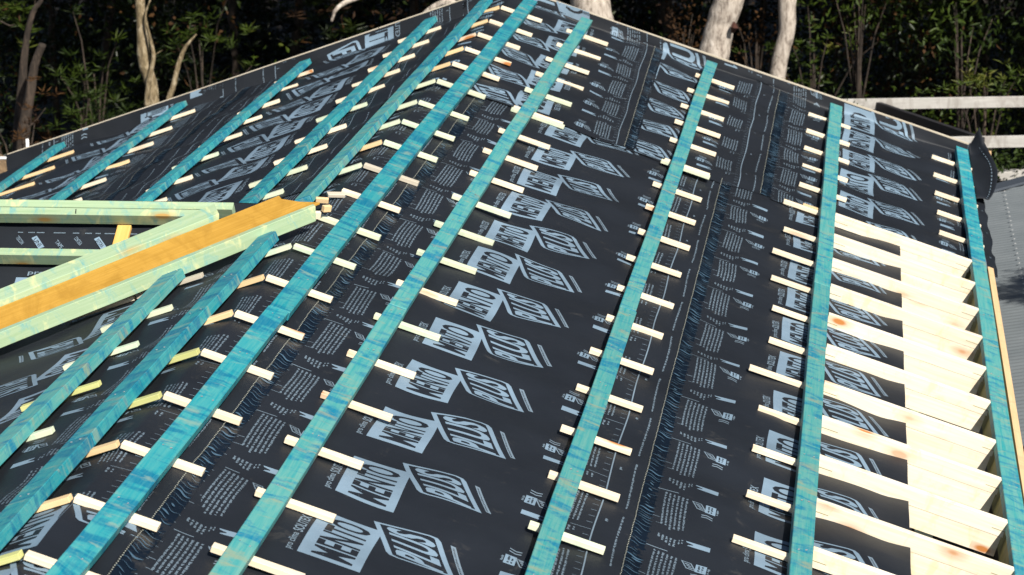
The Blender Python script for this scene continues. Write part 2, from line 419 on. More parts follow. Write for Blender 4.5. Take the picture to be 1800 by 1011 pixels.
sheet('far left underlay sheet between the second and third battens left of the ridge', -2.06, -.30, -5.7, .543, 3, -.17, True, -.35, tape=(-2.05, -1.98, -5.7, .45))
sheet('outermost left underlay sheet under the last two battens', -3.95, -2.04, -7.5, .543, 2, -1.93, True, -.6)
sheet('small underlay patch across the ridge at the bottom left corner', -.47, .243, -12.7, -10.88, 4, -.94, False, -10.85)
o = sheet('plain hidden underlay sheet on the outer left slope in front of the valley', -3.95, -1.80, -12.7, -7.45, 0, 0, False, 0, pr=False)
# curled underlay corner beyond the last batten
vs, fs = [], []
for i in range(13):
    for j in range(9):
        t = i/12; s = j/8
        y = -1.05+1.62*t; u = 3.405+.15*s*math.sin(math.pi*min(1, .12+t*.86))**.6; hgt = .012+.10*s*s*(.3+t)+.012*math.sin(9*t+4*s)
        p = S(u, min(y, .45), hgt); p.z += max(0, y-.45)*.6; vs.append(p)
for i in range(12):
    for j in range(8): a = i*9+j; fs.append((a, a+1, a+10, a+9))
o = mesh_obj('underlay_flap', vs, fs, M_MEM, smooth=True); sd = o.modifiers.new('s', 'SOLIDIFY'); sd.thickness = .0015
tag(o, 'curled black underlay flap hanging over the far right gable corner', 'underlay flap')
line = [(S(3.405+.115*math.sin(math.pi*min(1, .12+t*.86))**.6, min(-1.05+1.62*t, .45), .012+.10*.6*(.3+t)+.012*math.sin(9*t+3)+.006)) for t in [i/40 for i in range(41)]]
vs = []; fs = []
for i in range(0, 40, 2):
    a, b_ = line[i], line[i+1]; k = len(vs); e = Vector((.006, 0, 0)); vs += [a, a+e, b_+e, b_]; fs.append((k, k+1, k+2, k+3))
mesh_obj('printed_dashes', vs, fs, M_INKD, parent=o)
# ------------------------------------------------------------------ house body under the roof
house = empty('house', (0, -6, -4.6)); tag(house, 'house under construction carrying the unfinished gabled roof', 'house')
mt, n_, b_ = mat_new('cladding'); b_.inputs['Base Color'].default_value = (.16, .15, .14, 1); b_.inputs['Roughness'].default_value = .8
M_WALL = mt
def wallbox(name, x0, x1, y0, y1, z0, z1, mat):
    frame_box(name, ((x0), (y0+y1)/2, z0), (1, 0, 0), (0, 1, 0), (0, 0, 1), x1-x0, y1-y0, z1-z0, mat, house, bev=0)
wallbox('wall', -3.3, -3.2, -12.6, .3, -4.6, -1.35, M_WALL)
wallbox('wall', 2.62, 2.74, -12.6, .3, -4.6, -1.12, M_WALL)
# gable wall: pentagon
vs = [(-3.2, .32, -4.6), (2.62, .32, -4.6), (2.62, .32, -1.0), (0, .32, -.12), (-3.2, .32, -1.25)]
vs += [(a, .44, c) for a, b, c in vs]
mesh_obj('gable_wall', [Vector(v)-house.location for v in vs], [(0, 1, 2, 3, 4), (9, 8, 7, 6, 5)]+[(i, (i+1) % 5, 5+(i+1) % 5, 5+i) for i in range(5)], M_WALL, parent=house)
wallbox('floor', -3.2, 2.62, -12.6, .3, -4.6, -4.5, M_WALL)
# ------------------------------------------------------------------ rake boards behind the turned up underlay
for sg, nm, a1 in ((1, 'right', 3.47), (-1, 'left', 3.9)):
    zo = -.0735 if sg > 0 else -.0575
    p = Vector((0.006*sg, .486, zo)); q = Vector((sg*a1*ct, .486, -a1*st+zo))
    ax = (q-p).normalized(); az = Vector((sg*st, 0, ct))
    o = frame_box('rake_board', p, ax, Vector((0, 1, 0)), az, (q-p).length, .010, .146, M_GREYP, bev=.001, seg=14, wob=.0015, seed=3+sg)
    tag(o, 'thin pale rake board along the far gable edge, %s slope' % nm, 'rake board', 'rake boards on the far gable')
# ------------------------------------------------------------------ teal battens
HB, TB = .020, .038
WORD = ['', 'first', 'second', 'third', 'fourth', 'fifth']
def batten(side, u0, u1, y0, y1, label, mat, k, t=TB, h=HB, ends=(0, 0)):
    uc = side*(u0+u1)/2
    n = Vector((side*st, 0, ct)); e = Vector((ct, 0, -side*st)) 
    org = Vector((side*(abs(uc)*ct+h*st), y0, -abs(uc)*st+h*ct))
    o = frame_box('roof_batten', org, (0, 1, 0), -e, n, y1-y0, abs(u1-u0), t, mat, bev=.0025, seg=max(4, int((y1-y0)/.35)), wob=.0022, seed=k, cut=ends)
    tag(o, label, 'batten', 'teal roof battens parallel to the ridge')
    # nail heads, in pairs over the rafters
    return o
bat = [(1, .112, .200, [-12.7, -8.405, .33], 'first'), (1, .529, .609, [-12.7, -7.818, -3.023, .33], 'second'),
       (1, 1.455, 1.536, [-12.7, -6.63, .33], 'third'), (1, 2.371, 2.456, [-12.7, -4.9, .33], 'fourth'),
       (1, 3.294, 3.382, [-12.7, -3.02, -1.19, .33], 'fifth'),
       (-1, .102, .190, [-6.32, -2.6, .33], 'first'), (-1, .520, .606, [-6.05, -3.82, .33], 'second'),
       (-1, 1.482, 1.566, [-5.55, -2.1, .33], 'third'), (-1, 2.455, 2.54, [-5.05, .33], 'fourth'), (-1, 3.42, 3.508, [-4.5, -.9, .33], 'fifth')]
M_NAIL, n_, b_ = mat_new('nail_steel'); b_.inputs['Base Color'].default_value = (.75, .74, .7, 1); b_.inputs['Metallic'].default_value = .6; b_.inputs['Roughness'].default_value = .35
BATS = []
kk = 0
POSW = {2: ['near', 'far'], 3: ['near', 'middle', 'far'], 1: ['whole']}
for (sd_, a, b, ys, wd) in bat:
    nseg = len(ys)-1
    for i in range(nseg):
        kk += 1
        pos = POSW[nseg][i]
        sl = 'right' if sd_ > 0 else 'left'
        extra = '' if sd_ > 0 else ' beyond the valley'
        lab = '%s length of the %s teal batten %s of the ridge%s' % (pos, wd, sl, extra) if nseg > 1 else 'single teal batten, %s one %s of the ridge%s' % (wd, sl, extra)
        g0 = 0 if i == 0 else .0025
        BATS.append((batten(sd_, a+rng.uniform(-.002, .002), b+rng.uniform(-.002, .002), ys[i]+g0, ys[i+1]-(.0025 if i < nseg-1 else 0), lab, M_TEALG if (sd_ > 0 and wd in ('third', 'fourth')) or rng.random() < .15 else M_TEAL, kk), sd_, a, b, ys[i], ys[i+1]))
for (a, b, ys, wd, mats, e1) in ((.100, .190, [-12.7, -10.245, -7.05], 'longer', (M_TEAL, M_TEAL), 1.3), (.515, .609, [-12.7, -9.46, -7.98, -7.23], 'shorter', (M_TEALG, M_TEALG, M_TEALG), 1.3)):
    nseg = len(ys)-1
    for i in range(nseg):
        kk += 1
        lab = '%s length of the %s teal batten running up to the near valley timber' % (POSW[nseg][i], wd)
        BATS.append((batten(-1, a+i*.002, b+i*.002, ys[i]+.002, ys[i+1]-.002, lab, mats[i], kk, t=.045, ends=(0, e1 if i == nseg-1 else 0)), -1, a, b, ys[i], ys[i+1]))
NAILED = True
# ------------------------------------------------------------------ rows (rafter lines) and the short counter battens
DY = [-0.006, -0.0104, 0.0072, 0.0371, 0.0651, 0.0506, -0.0444, -0.0315, -0.0237, -0.0236, -0.0373, -0.0218, -0.0162, -0.0046, -0.0091, 0.0036, -0.0041, 0.0038, 0.0089, 0.0554]
ROW = [-.6*i+DY[i]-.075 for i in range(20)]+[-12.0]
ORD = ['first', 'second', 'third', 'fourth', 'fifth', 'sixth', 'seventh', 'eighth', 'ninth', 'tenth', 'eleventh', 'twelfth', 'thirteenth', 'fourteenth', 'fifteenth', 'sixteenth', 'seventeenth', 'eighteenth', 'nineteenth', 'twentieth', 'last']
TONE = {id(M_PINE): 'bare pine', id(M_PINE_T): 'green tinged', id(M_OCHRE): 'ochre coloured', id(M_LIME): 'lime coloured', id(M_GREYP): 'greyish'}
def piece(side, u0, u1, Y, mat, label, group, w_=.042, t=.02, h=0.0):
    """short block lying down the slope from u0 to u1, its far edge at Y"""
    n = Vector((side*st, 0, ct)); e = Vector((side*ct, 0, -st))
    yj = rng.uniform(-.005, .005); sk = rng.uniform(-.012, .012)
    org = Vector((side*(u0*ct+h*st), Y-w_/2+yj, -u0*st+h*ct))
    ay = Vector((0, 1, 0))+e*sk*0
    ex = (e+Vector((0, sk, 0))).normalized(); ay = n.cross(ex).normalized()
    if side < 0: pass
    o = frame_box('counter_batten', org, ex, ay, n, u1-u0, w_, t+rng.uniform(-.001, .0015), mat, bev=.0012, seg=1)
    tag(o, label, 'wood block', group)
    return o
def j(a=.01): return rng.uniform(-a, a)
kR = ['P', 'P', 'P', 'P', 'P', 'T', 'T', 'T', 'T', 'G', 'P', 'T', 'T', 'P', 'P', 'P', 'P', 'P', 'P', 'P', 'P']
kL = ['O', 'O', 'P', 'O', 'O', 'T', 'T', 'T', 'O', 'T', 'T', 'G', 'T', 'O', 'O', 'L', 'L', 'O', 'O', 'L', 'L']
MM = {'P': M_PINE, 'T': M_PINE_T, 'O': M_OCHRE, 'L': M_LIME, 'G': M_GREYP}
def lab(mat, where, i): return '%s block %s, %s from far gable' % (TONE[id(mat)], where, ORD[i])
GR = 'short pine blocks crossing under the battens'
for i in range(21):
    m_ = MM[kR[i]]; piece(1, .004, .298+j(.008), ROW[i], m_, lab(m_, 'under first batten right of ridge', i), GR, h=.002)
    m_ = MM[kL[i]]; piece(-1, .004, .232+j(.008), ROW[i], m_, lab(m_, 'under first batten left of ridge', i), GR, h=.002) if i != 10 else None
    m_ = M_PINE_T if i in (9, 11, 13) or rng.random() < .15 else M_PINE
    piece(1, .482+j(), .777+j(.012), ROW[i], m_, lab(m_, 'under second batten right of ridge', i), GR)
    if i != 18 or True:
        m_ = M_PINE_T if i in (16,) else M_PINE
        piece(1, 1.405+j(.012), 1.693+j(.006), ROW[i], m_, lab(m_, 'under third batten right of ridge', i), GR)
    m_ = M_PINE
    a = {0: 2.238, 1: 2.238, 2: 2.238, 3: 2.238, 4: 2.235, 5: 2.15, 6: 2.18, 7: 2.136, 8: 2.145, 9: 2.177, 10: 2.18, 11: 2.11, 12: 2.18, 13: 2.18, 14: 2.18, 15: 2.15}.get(i, 2.17)
    b = 2.536 if i < 5 else 2.44
    piece(1, a+j(.004), b+j(.004), ROW[i], m_, lab(m_, 'under fourth batten right of ridge', i), GR)
    if i < 5: piece(1, 3.122+j(.004), 3.41, ROW[i], m_, lab(m_, 'under fifth batten right of ridge', i), GR)
    elif i < 16: pass
for (ob, sd_, a, b, y0, y1) in BATS:                     # two nail heads wherever a batten crosses a rafter
    vs, fs = [], []; nrm = Vector((sd_*st, 0, ct)); tt = .045 if 'valley timber' in ob['label'] else TB
    Mi_ = ob.matrix_basis.inverted()
    for Yr in ROW:
        if y0+.03 < Yr-.02 < y1-.03 and rng.random() < .85:
            for fr_ in (.3, .7):
                uu = a+(b-a)*fr_+rng.uniform(-.006, .006); yy = Yr-.02+rng.uniform(-.015, .015); p = S(sd_*uu, yy, HB+tt+.0012)
                k = len(vs); rr_ = rng.uniform(.0035, .005)
                for q in range(7): vs.append(Mi_ @ (p+Vector((rr_*math.cos(q*.9), rr_*1.5*math.sin(q*.9), 0))))
                fs.append(tuple(range(k, k+7)))
    if vs:
        o = mesh_obj('nail_heads', vs, fs, M_NAIL); o.parent = ob
# doubled blocks where two lengths of underlay meet
piece(1, 1.40, 1.70, ROW[5]-.055, M_PINE_T, 'second block doubled against another beneath the third batten, halfway up the right slope', GR)
piece(1, .472, .80, ROW[5]-.058, M_PINE_T, 'pale block doubled against another under the second batten near the underlay lap', GR)
piece(1, 2.27, 2.45, ROW[5]-.003+.075, M_OCHRE, 'knotty block stub above another beside the fourth batten, at the top of the open rafters', GR)
for i in range(17):
    if 7 <= i <= 11 and i != 7: 
        if i < 12 and i > 9: continue
    m_ = {12: M_GREYP, 13: M_PINE_T, 14: M_PINE_T, 15: M_LIME, 16: M_PINE_T}.get(i, M_PINE_T if i in (5, 8, 9) else M_PINE)
    piece(-1, .428+j(), .75+j(.012), ROW[i], m_, lab(m_, 'under second batten left of ridge', i), GR)
for i in range(8):
    m_ = M_PINE_T if i == 5 else M_PINE
    piece(-1, 1.388+j(), 1.68+j(.02), ROW[i], m_, lab(m_, 'under third batten left of ridge', i), GR)
for i in range(8):
    m_ = M_OCHRE if i == 3 else M_PINE
    piece(-1, 2.306+j(), 2.60+j(.01), ROW[i], m_, lab(m_, 'under fourth batten left of ridge', i), GR)
for i in range(5):
    piece(-1, 3.238-.03*i+j(), 3.55, ROW[i], M_OCHRE, lab(M_OCHRE, 'under fifth batten left of ridge', i), GR)
piece(-1, .765, 1.10, ROW[12], M_PINE, 'pale block half hidden under the near valley timber, lower left', GR)
# ------------------------------------------------------------------ open eaves: rafters, packers, fascia
BT = [-3.09, -3.63, -4.22, -4.805, -5.41, -6.015, -6.665, -7.23, -7.812, -8.405, -8.995, -9.59, -10.18, -10.8]
n = Vector((st, 0, ct)); e = Vector((ct, 0, -st))
def slope_box(name, u0, u1, Y, w_, h0, h1, mat, label, group, cat, parent=None):
    org = Vector((u0*ct+h0*st, Y-w_/2, -u0*st+h0*ct))
    o = frame_box(name, org, e, n.cross(e).normalized(), n, u1-u0, w_, h1-h0, mat, parent, bev=.0012)
    if label: tag(o, label, cat, group)
    return o
EX = {2: 'large dark knot, ', 3: 'orange knot, ', 7: 'faint stamped marks, '}
for i, y in enumerate(BT):
    pk = slope_box('pine_packer', 2.459, 3.296, y, .045, -.0140, .056, M_BOARD, 'white pine packer between fourth and fifth battens, %s%s from top' % (EX.get(i, ''), ORD[i]), 'pale packers over the open rafters', 'packer')
    for (ka, kb) in ((2.462, 2.462+rng.uniform(.05, .09)), (3.294-rng.uniform(.05, .09), 3.294)):
        kf = frame_box('saw_kerf', Vector(((ka-2.459), -.0226, .0275)), (1, 0, 0), (0, 1, 0), (0, 0, 1), kb-ka, .001, .0022, M_OLIVE, bev=0)
        kf.parent = pk; kf.matrix_parent_inverse = Matrix.Identity(4)
    if y > -12: slope_box('rafter', 2.78, 3.29, y+.0015, .045, -.106, -.0147, M_BOARD, 'pale rafter tail beneath the packer, %s from the top' % ORD[i], 'rafter tails over the open eaves', 'rafter')
# sheets are laid over rafters left of the cut edge, so the rafter top there stops below them
for ob in [q for q in COL.objects if q.name.startswith('rafter')]:
    me = ob.data
    for v in me.vertices:
        pass
# split: rafter body lower left, full height right of the sheet edge
for ob in [q for q in COL.objects if q.name.startswith('rafter')]:
    me = ob.data; bm = bmesh.new(); bm.from_mesh(me)
    bmesh.ops.bisect_plane(bm, geom=bm.verts[:]+bm.edges[:]+bm.faces[:], plane_co=(.0925, 0, 0), plane_no=(1, 0, 0))
    bmesh.ops.bisect_plane(bm, geom=bm.verts[:]+bm.edges[:]+bm.faces[:], plane_co=(.0975, 0, 0), plane_no=(1, 0, 0))
    for v in bm.verts:
        if v.co.x < .095 and v.co.z > .06: v.co.z = .074
        
    bm.to_mesh(me); bm.free()
yl = 9.9
o = frame_box('fascia_board', (3.428*ct-.11*st, -12.7, -3.428*st-.11*ct), (0, 1, 0), -e, n, 9.75, .036, .13, M_TAN, bev=.001, seg=30, wob=.001, seed=5)
tag(o, 'tan fascia board along the eave outside the fifth batten', 'fascia board')
o = frame_box('gutter_bracket', (3.475*ct-.06*st, -12.7, -3.475*st-.06*ct), (0, 1, 0), -e, n, 6.35, .014, .055, M_DARKT, bev=.001)
tag(o, 'black strip fixed along the outside of the tan fascia, bottom right', 'strip')
M_WHG, n_g, b_g = mat_new('white_gutter'); b_g.inputs['Base Color'].default_value = (.8, .8, .8, 1); b_g.inputs['Roughness'].default_value = .35
o = frame_box('gutter', (3.545*ct-.09*st, -12.7, -3.545*st-.09*ct), (0, 1, 0), -e, n, 6.1, .10, .07, M_WHG, bev=.004)
tag(o, 'white gutter end beside the tan fascia at the bottom right edge', 'gutter')
o = frame_box('eave_bearer', (3.345*ct-.10*st, -12.7, -3.345*st-.10*ct), (0, 1, 0), -e, n, 12.9, .07, .115, M_OLIVE, bev=.002, seg=20, wob=.002, seed=6)  # dark olive puts the shade inside the fascia into the colour
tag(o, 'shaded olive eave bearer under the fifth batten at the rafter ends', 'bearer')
o = frame_box('wall_plate', (3.02*ct-.21*st, -12.6, -3.02*st-.21*ct), (0, 1, 0), (1, 0, 0), (0, 0, 1), 12.6, .075, .045, M_GREEN, bev=.002)
tag(o, 'pale green timber plate seen deep between the lower rafters', 'wall plate')
# ------------------------------------------------------------------ cross gable on the left
YV = -6.40; T2 = .62; A2 = math.atan(T2); c2, s2 = math.cos(A2), math.sin(A2); VA = math.tan(TH)/T2
def C(x, s, h=0, far=False):                 # x, distance down the cross slope, height above it
    sg = 1 if far else -1
    return Vector((x, YV+sg*(s*c2+h*s2), -s*s2+h*c2))
for far in (False, True):
    vs, fs = [], []; NX, NS = 60, 24; XL = -4.2
    for i in range(NX+1):
        x = XL*i/NX; smax = (abs(x)*VA)/c2
        for k in range(NS+1):
            s_ = smax*k/NS; vs.append(C(x, s_, -.003+.002*math.sin(x*23+s_*9)+.002*math.sin(s_*31+x*5), far)+Vector((0, 0, .004)))
    for i in range(NX):
        for k in range(NS):
            a = i*(NS+1)+k; q = (a, a+1, a+NS+2, a+NS+1); fs.append(q if not far else q[::-1])
    mi = [0]*len(fs)
    if not far:
        g = Geo(); r = random.Random(4)
        X0 = -1.418                                   # word mark below the second timber
        g.text('pro clima', 2, w_=.228, h_=.036, bold=.01, org=(X0+.05, .512), up=(0, -1), adv=(1, 0))
        g.rect(X0, X0+.62, .524, .77, 1)
        g.text('MENTO', 3, 1, w_=.53, h_=.17, bold=.03, org=(X0+.08, .735), up=(0, -1), adv=(1, 0))
        for yy in (.222, .352, .376, .388): 
            x = -1.5+r.random()*.1
            while x < -.35:
                wl = r.uniform(.02, .06)
                xx = x
                while xx < x+wl: g.rect(xx, xx+.0045, yy, yy+.006, 2); xx += .0065
                x += wl+r.uniform(.012, .05)
        names = ['TESCON', 'UNI', 'TAPE', 'CONTEGA', 'EXTORA', 'DUPLEX', 'ORCON', 'KAFLEX']
        x = -1.48
        for kq in range(9):
            P, Fc = text_geo(names[kq % 8], w_=.075, h_=.022, bold=.01, up=(.55, -.83), adv=(.5, .6), org=(x, .265+.012*(kq % 3)))
            if kq % 3 == 1: g.quad((x-.01, .262), (x+.012, .246), (x+.065, .32), (x+.04, .334), 1)
            g.add(P, Fc, 3 if kq % 3 == 1 else 2, 1); x += .088+.02*(kq % 2)
        V, L, TF, TM, cen = g.subdiv(.05); nb = len(vs)
        for (x, s_), l in zip(V, L): vs.append(C(x, s_, .0045+.0008*l))
        for q, f in enumerate(TF):
            if cen[q][1] < abs(cen[q][0])*VA/c2: fs.append(tuple(i+nb for i in f)); mi.append(int(TM[q]))
    o = mesh_obj('underlay_sheet', vs, fs, MS, midx=mi, smooth=True)
    tag(o, 'underlay sheet on the %s slope of the small cross gable%s' % (('hidden far', '') if far else ('near', ', printed with upright lettering')), 'roof underlay', 'printed black underlay sheets on the roof')
nn = Vector((0, -s2, c2)); dn = Vector((0, -c2, -s2))
def cross(name, s0, s1, h0, h1, xr, label, k):
    org = C(-4.2, (s0+s1)/2, h0)
    o = frame_box(name, org, (1, 0, 0), -dn, nn, xr+4.2, s1-s0, h1-h0, M_GREEN, bev=.002, seg=14, wob=.0012, seed=k)
    return tag(o, label, 'timber', 'pale green timbers along the cross gable')
cross('green_timber', .141, .187, .028, .090, -.57, 'upper pale green timber with a black tick mark on the cross gable', 31)
cross('green_timber', .091, .139, .030, .092, -.44, 'topmost pale cream timber along the cross gable ridge', 32)
cross('green_timber', .412, .457, .024, .088, -.98, 'lower pale green timber with a brown knot on the cross gable', 33)
M_BLK, n_, b_ = mat_new('black_marker'); b_.inputs['Base Color'].default_value = (.01, .01, .01, 1)
tm = [o for o in COL.objects if o.get('label', '').startswith('upper pale green')][0]
p = C(-1.195, .15, .0912); q = C(-1.175, .182, .0912)
mesh_obj('marker_stroke', [v-tm.location for v in (p, p+Vector((.005, 0, 0)), q+Vector((-.010, 0, 0)), q+Vector((-.015, 0, 0)))], [(0, 1, 2, 3)], M_BLK)
ob = COL.objects[-1]; ob.parent = tm; ob.matrix_parent_inverse = tm.matrix_basis.inverted(); ob.location = tm.location
o = frame_box('spacer_block', C(-.962, .185, .003), dn, (1, 0, 0), nn, .175, .066, .022, M_SPACER, bev=.0015)
tag(o, 'short orange pine spacer block under the upper green timber', 'wood block')
# ------------------------------------------------------------------ valley gutter: board between two timbers
dv = Vector((-1, -.52, -math.tan(TH))).normalized()
qv = Vector((.52, -1, 0)).normalized()            # horizontal, towards the lower right
zz = Vector((0, 0, 1))
B0 = Vector((0.005, -7.0, .034))                   # near foot line start
def vp(t, a, z): return B0+dv*t+qv*a+zz*z
def valley(name, prof, t0, t1, mat, label, cat, seed=0, tcut=0.0, wob=.001):
    r = random.Random(seed); vs, fs = [], []; NN = 24; k = len(prof)
    p1 = r.random()*6
    for i in range(NN+1):
        t = t0+(t1-t0)*i/NN; dz = wob*math.sin(t*5+p1); 
        for a, z in prof: 
            tt = t+(tcut*(-a) if i == 0 else 0)
            vs.append(vp(tt, a, z+dz))
    for i in range(NN):
        for c in range(k): fs.append((i*k+c, i*k+(c+1) % k, (i+1)*k+(c+1) % k, (i+1)*k+c))
    fs += [tuple(range(k))[::-1], tuple(NN*k+c for c in range(k))]
    org = vp(t0, prof[0][0], prof[0][1])
    ax = dv; ay = zz.cross(ax).normalized(); az = ax.cross(ay)
    Mx = Matrix((ax, ay, az)).transposed().to_4x4(); Mx.translation = org; Mi_ = Mx.inverted()
    me = bpy.data.meshes.new(name); me.from_pydata([tuple(Mi_ @ v) for v in vs], [], fs); me.materials.append(mat)
    bm = bmesh.new(); bm.from_mesh(me); bmesh.ops.recalc_face_normals(bm, faces=bm.faces)
    es = [x for x in bm.edges if len(x.link_faces) == 2 and x.calc_face_angle(0) > .8]
    bmesh.ops.bevel(bm, geom=es, offset=.002, segments=1, affect='EDGES'); bm.to_mesh(me); bm.free()
    o = bpy.data.objects.new(name, me); COL.objects.link(o); o.matrix_basis = Mx
    return tag(o, label, cat)
valley('valley_timber', [(0, .0), (0, .072), (-.038, .074), (-.038, .0)], -.045, 4.2, M_GREEN, 'near valley timber of pale green pine below the orange board', 'timber', 1)
valley('valley_board', [(-.040, .058), (-.040, .070), (-.245, .112), (-.245, .098)], -.12, 4.2, M_ORANGE, 'broad orange board lying in the valley between two green timbers', 'valley board', 2, tcut=1.0)
valley('valley_timber', [(-.247, .095), (-.247, .138), (-.330, .168), (-.330, .120)], .36, 4.2, M_GREEN, 'far valley timber of blue tinged green pine above the orange board', 'timber', 3)
# offcuts at the head of the valley
for (px, py, Y, L, W_, H_, rz, mat, labl) in ((553, 384, -6.85, .05, .022, .034, .5, M_PINE, 'pale offcut closing the lower end of the valley timber by the ridge'),
                                       (573, 372, -6.75, .045, .020, .030, .9, M_OCHRE, 'ochre offcut wedge at the head of the valley'),
                                       (566, 356, -6.55, .06, .02, .024, .2, M_OCHRE, 'uppermost ochre offcut at the head of the valley'),
                                       (590, 345, -6.25, .085, .035, .016, .45, M_GREYP, 'greyish offcut leaning on the ridge above the valley head')):
    p = at(px, py, Y); a = Vector((math.cos(rz), math.sin(rz), -.1)).normalized()
    o = box_between('offcut', p-a*L/2, p+a*L/2, W_, H_, (.1, -.25, 1), mat, bev=.0015); tag(o, labl, 'offcut', 'small offcuts at the valley head')
# ------------------------------------------------------------------ neighbouring corrugated roof, lower right
def corr(name, P0, ex, ey, W_, L_, pitch, amp, mat, parent=None):
    ex, ey = Vector(ex).normalized(), Vector(ey).normalized(); nz = ex.cross(ey).normalized(); vs, fs = [], []
    m_ = int(L_/pitch*6)
    for i in range(m_+1):
        y = L_*i/m_; h = amp*math.sin(2*math.pi*y/pitch)
        for x in (0, W_): vs.append(ex*(x+y*.0)+ey*y+nz*h)
    for i in range(m_): fs.append((2*i, 2*i+1, 2*i+3, 2*i+2))
    return mesh_obj(name, vs, fs, mat, parent, smooth=True)
M_METAL, n_, b_ = mat_new('grey_sheet_metal')
v = coords(n_, (1, 1, 1), False); a = noise(n_, v, 3, 4); r_ = ramp(n_, [(.3, (.15, .17, .18)), (.7, (.19, .21, .22))]); n_.links.new(a, r_.inputs[0])
n_.links.new(r_.outputs[0], b_.inputs['Base Color']); b_.inputs['Roughness'].default_value = .5; b_.inputs['Metallic'].default_value = .2
M_CAP, n_, b_ = mat_new('slate_flashing'); b_.inputs['Base Color'].default_value = (.05, .06, .075, 1); b_.inputs['Roughness'].default_value = .4
nr = empty('neighbour_building', at(1742, 338, 3.0)); P0 = nr.location
tag(nr, 'neighbouring building with a grey corrugated roof below the right eave', 'building')
ex = Vector((1, 0, .17)).normalized()
# far edge runs diagonally, so build the sheet as ribs clipped by that line
vs, fs = [], []; L_ = 22.0; pitch = .076; m_ = int(L_/pitch*5)
for i in range(m_+1):
    y = 2.2-L_*i/m_; h = .006*math.sin(2*math.pi*y/pitch)
    x0 = -.25 if y < 0 else max(-.25, y/.55); x1 = 5.0
    for x in (x0, max(x0, x1)): vs.append(Vector((x, y, .17*x+h)))
for i in range(m_): fs.append((2*i+2, 2*i+3, 2*i+1, 2*i))
roof = mesh_obj('corrugated_roof', vs, fs, M_METAL, nr, smooth=True)
box_between('hip_flashing', P0+Vector((-.02, 0, .01)), P0+Vector((2.4, 1.32, .17*2.4+.02)), .16, .02, (0, 0, 1), M_CAP, nr, bev=.003)
vs, fs = [], []
def screw(vs, fs, p, r=.009):
    k = len(vs)
    for q in range(6): vs.append(p+Vector((r*math.cos(q*1.047), r*math.sin(q*1.047), .004)))
    vs.append(p+Vector((0, 0, .009)))
    for q in range(6): fs.append((k+q, k+(q+1) % 6, k+6))
for xs in (.10, .98):
    y = 1.5 if xs > .9 else 0.05
    while y > -16: screw(vs, fs, Vector((xs, y, .17*xs+.010))); y -= pitch*2
mesh_obj('roof_screws', vs, fs, M_NAIL, nr)
frame_box('wall', (P0.x-.1, P0.y-8, -4.6), (1, 0, 0), (0, 1, 0), (0, 0, 1), 5, 14, P0.z-.06+4.6, M_WALL, nr, bev=0)
# ------------------------------------------------------------------ pergola frame on the right
pg = empty('pergola', (3.2, 5.7, -4.6)); tag(pg, 'weathered timber pergola frame behind the right gable corner', 'pergola')
box_between('beam', (1.4, 6.6, -1.94), (7.5, 6.6, -1.78), .045, .098, (0, 0, 1), M_WEATH, pg, seg=12, wob=.003, seed=2)
box_between('beam', (2.4, 4.9, -1.955), (7.5, 4.9, -1.80), .045, .098, (0, 0, 1), M_WEATH, pg, seg=12, wob=.003, seed=8)
box_between('beam', (2.60, 6.62, -1.93), (3.50, 4.86, -1.915), .045, .092, (0, 0, 1), M_DARKT, pg, bev=.003)  # the beam's shade is put into its near-black timber colour
box_between('post', (2.72, 6.66, -4.6), (2.72, 6.66, -1.93), .085, .085, (0, -1, 0), M_PINE_T, pg)
box_between('post', (3.54, 4.97, -4.6), (3.54, 4.97, -1.95), .075, .075, (0, -1, 0), M_TAN, pg)
o = box_between('sleeper_wall', at(1735, 316, 6.2), at(1860, 314, 6.2), .12, .08, (0, 0, 1), M_WEATH, seg=6, wob=.003); tag(o, 'pale timber sleeper edging above the grey roof', 'edging')
# ------------------------------------------------------------------ white rail at the far left
M_WHITE, n_, b_ = mat_new('white_paint'); b_.inputs['Base Color'].default_value = (.8, .8, .78, 1); b_.inputs['Roughness'].default_value = .4
def tube(pts, rad, seg=10, cap=True, noise_=0.0, r=None, flat=None):
    vs, fs = [], []; n_ = len(pts)
    for i, p in enumerate(pts):
        p = Vector(p); t = (Vector(pts[min(i+1, n_-1)])-Vector(pts[max(i-1, 0)])).normalized()
        a = t.cross(Vector((0, 1, .01))).normalized(); b = t.cross(a).normalized()
        R_ = rad[i] if isinstance(rad, (list, tuple)) else rad
        for k in range(seg):
            th = 2*math.pi*k/seg; q = R_*(1+(r.uniform(-1, 1)*noise_ if r else 0))
            vs.append(p+a*q*math.cos(th)+b*q*math.sin(th))
    for i in range(n_-1):
        for k in range(seg): fs.append((i*seg+k, i*seg+(k+1) % seg, (i+1)*seg+(k+1) % seg, (i+1)*seg+k))
    if cap: fs += [tuple(range(seg))[::-1], tuple((n_-1)*seg+k for k in range(seg))]
    return vs, fs
fr = empty('white_rail', (-4.4, 3, -4.6)); tag(fr, 'white metal rail end with a post beyond the left eave', 'railing')
vs, fs = tube([Vector((-6.5, 3, -1.74)), Vector((-4.50, 3, -1.725)), Vector((-4.46, 3, -1.725)), Vector((-4.385, 3, -1.725))], [.013, .014, .02, .021]); mesh_obj('rail', [v-fr.location for v in vs], fs, M_WHITE, fr, smooth=True)
vs, fs = tube([Vector((-4.355, 3, -4.6)), Vector((-4.355, 3, -1.56))], .013); mesh_obj('post', [v-fr.location for v in vs], fs, M_WHITE, fr, smooth=True)
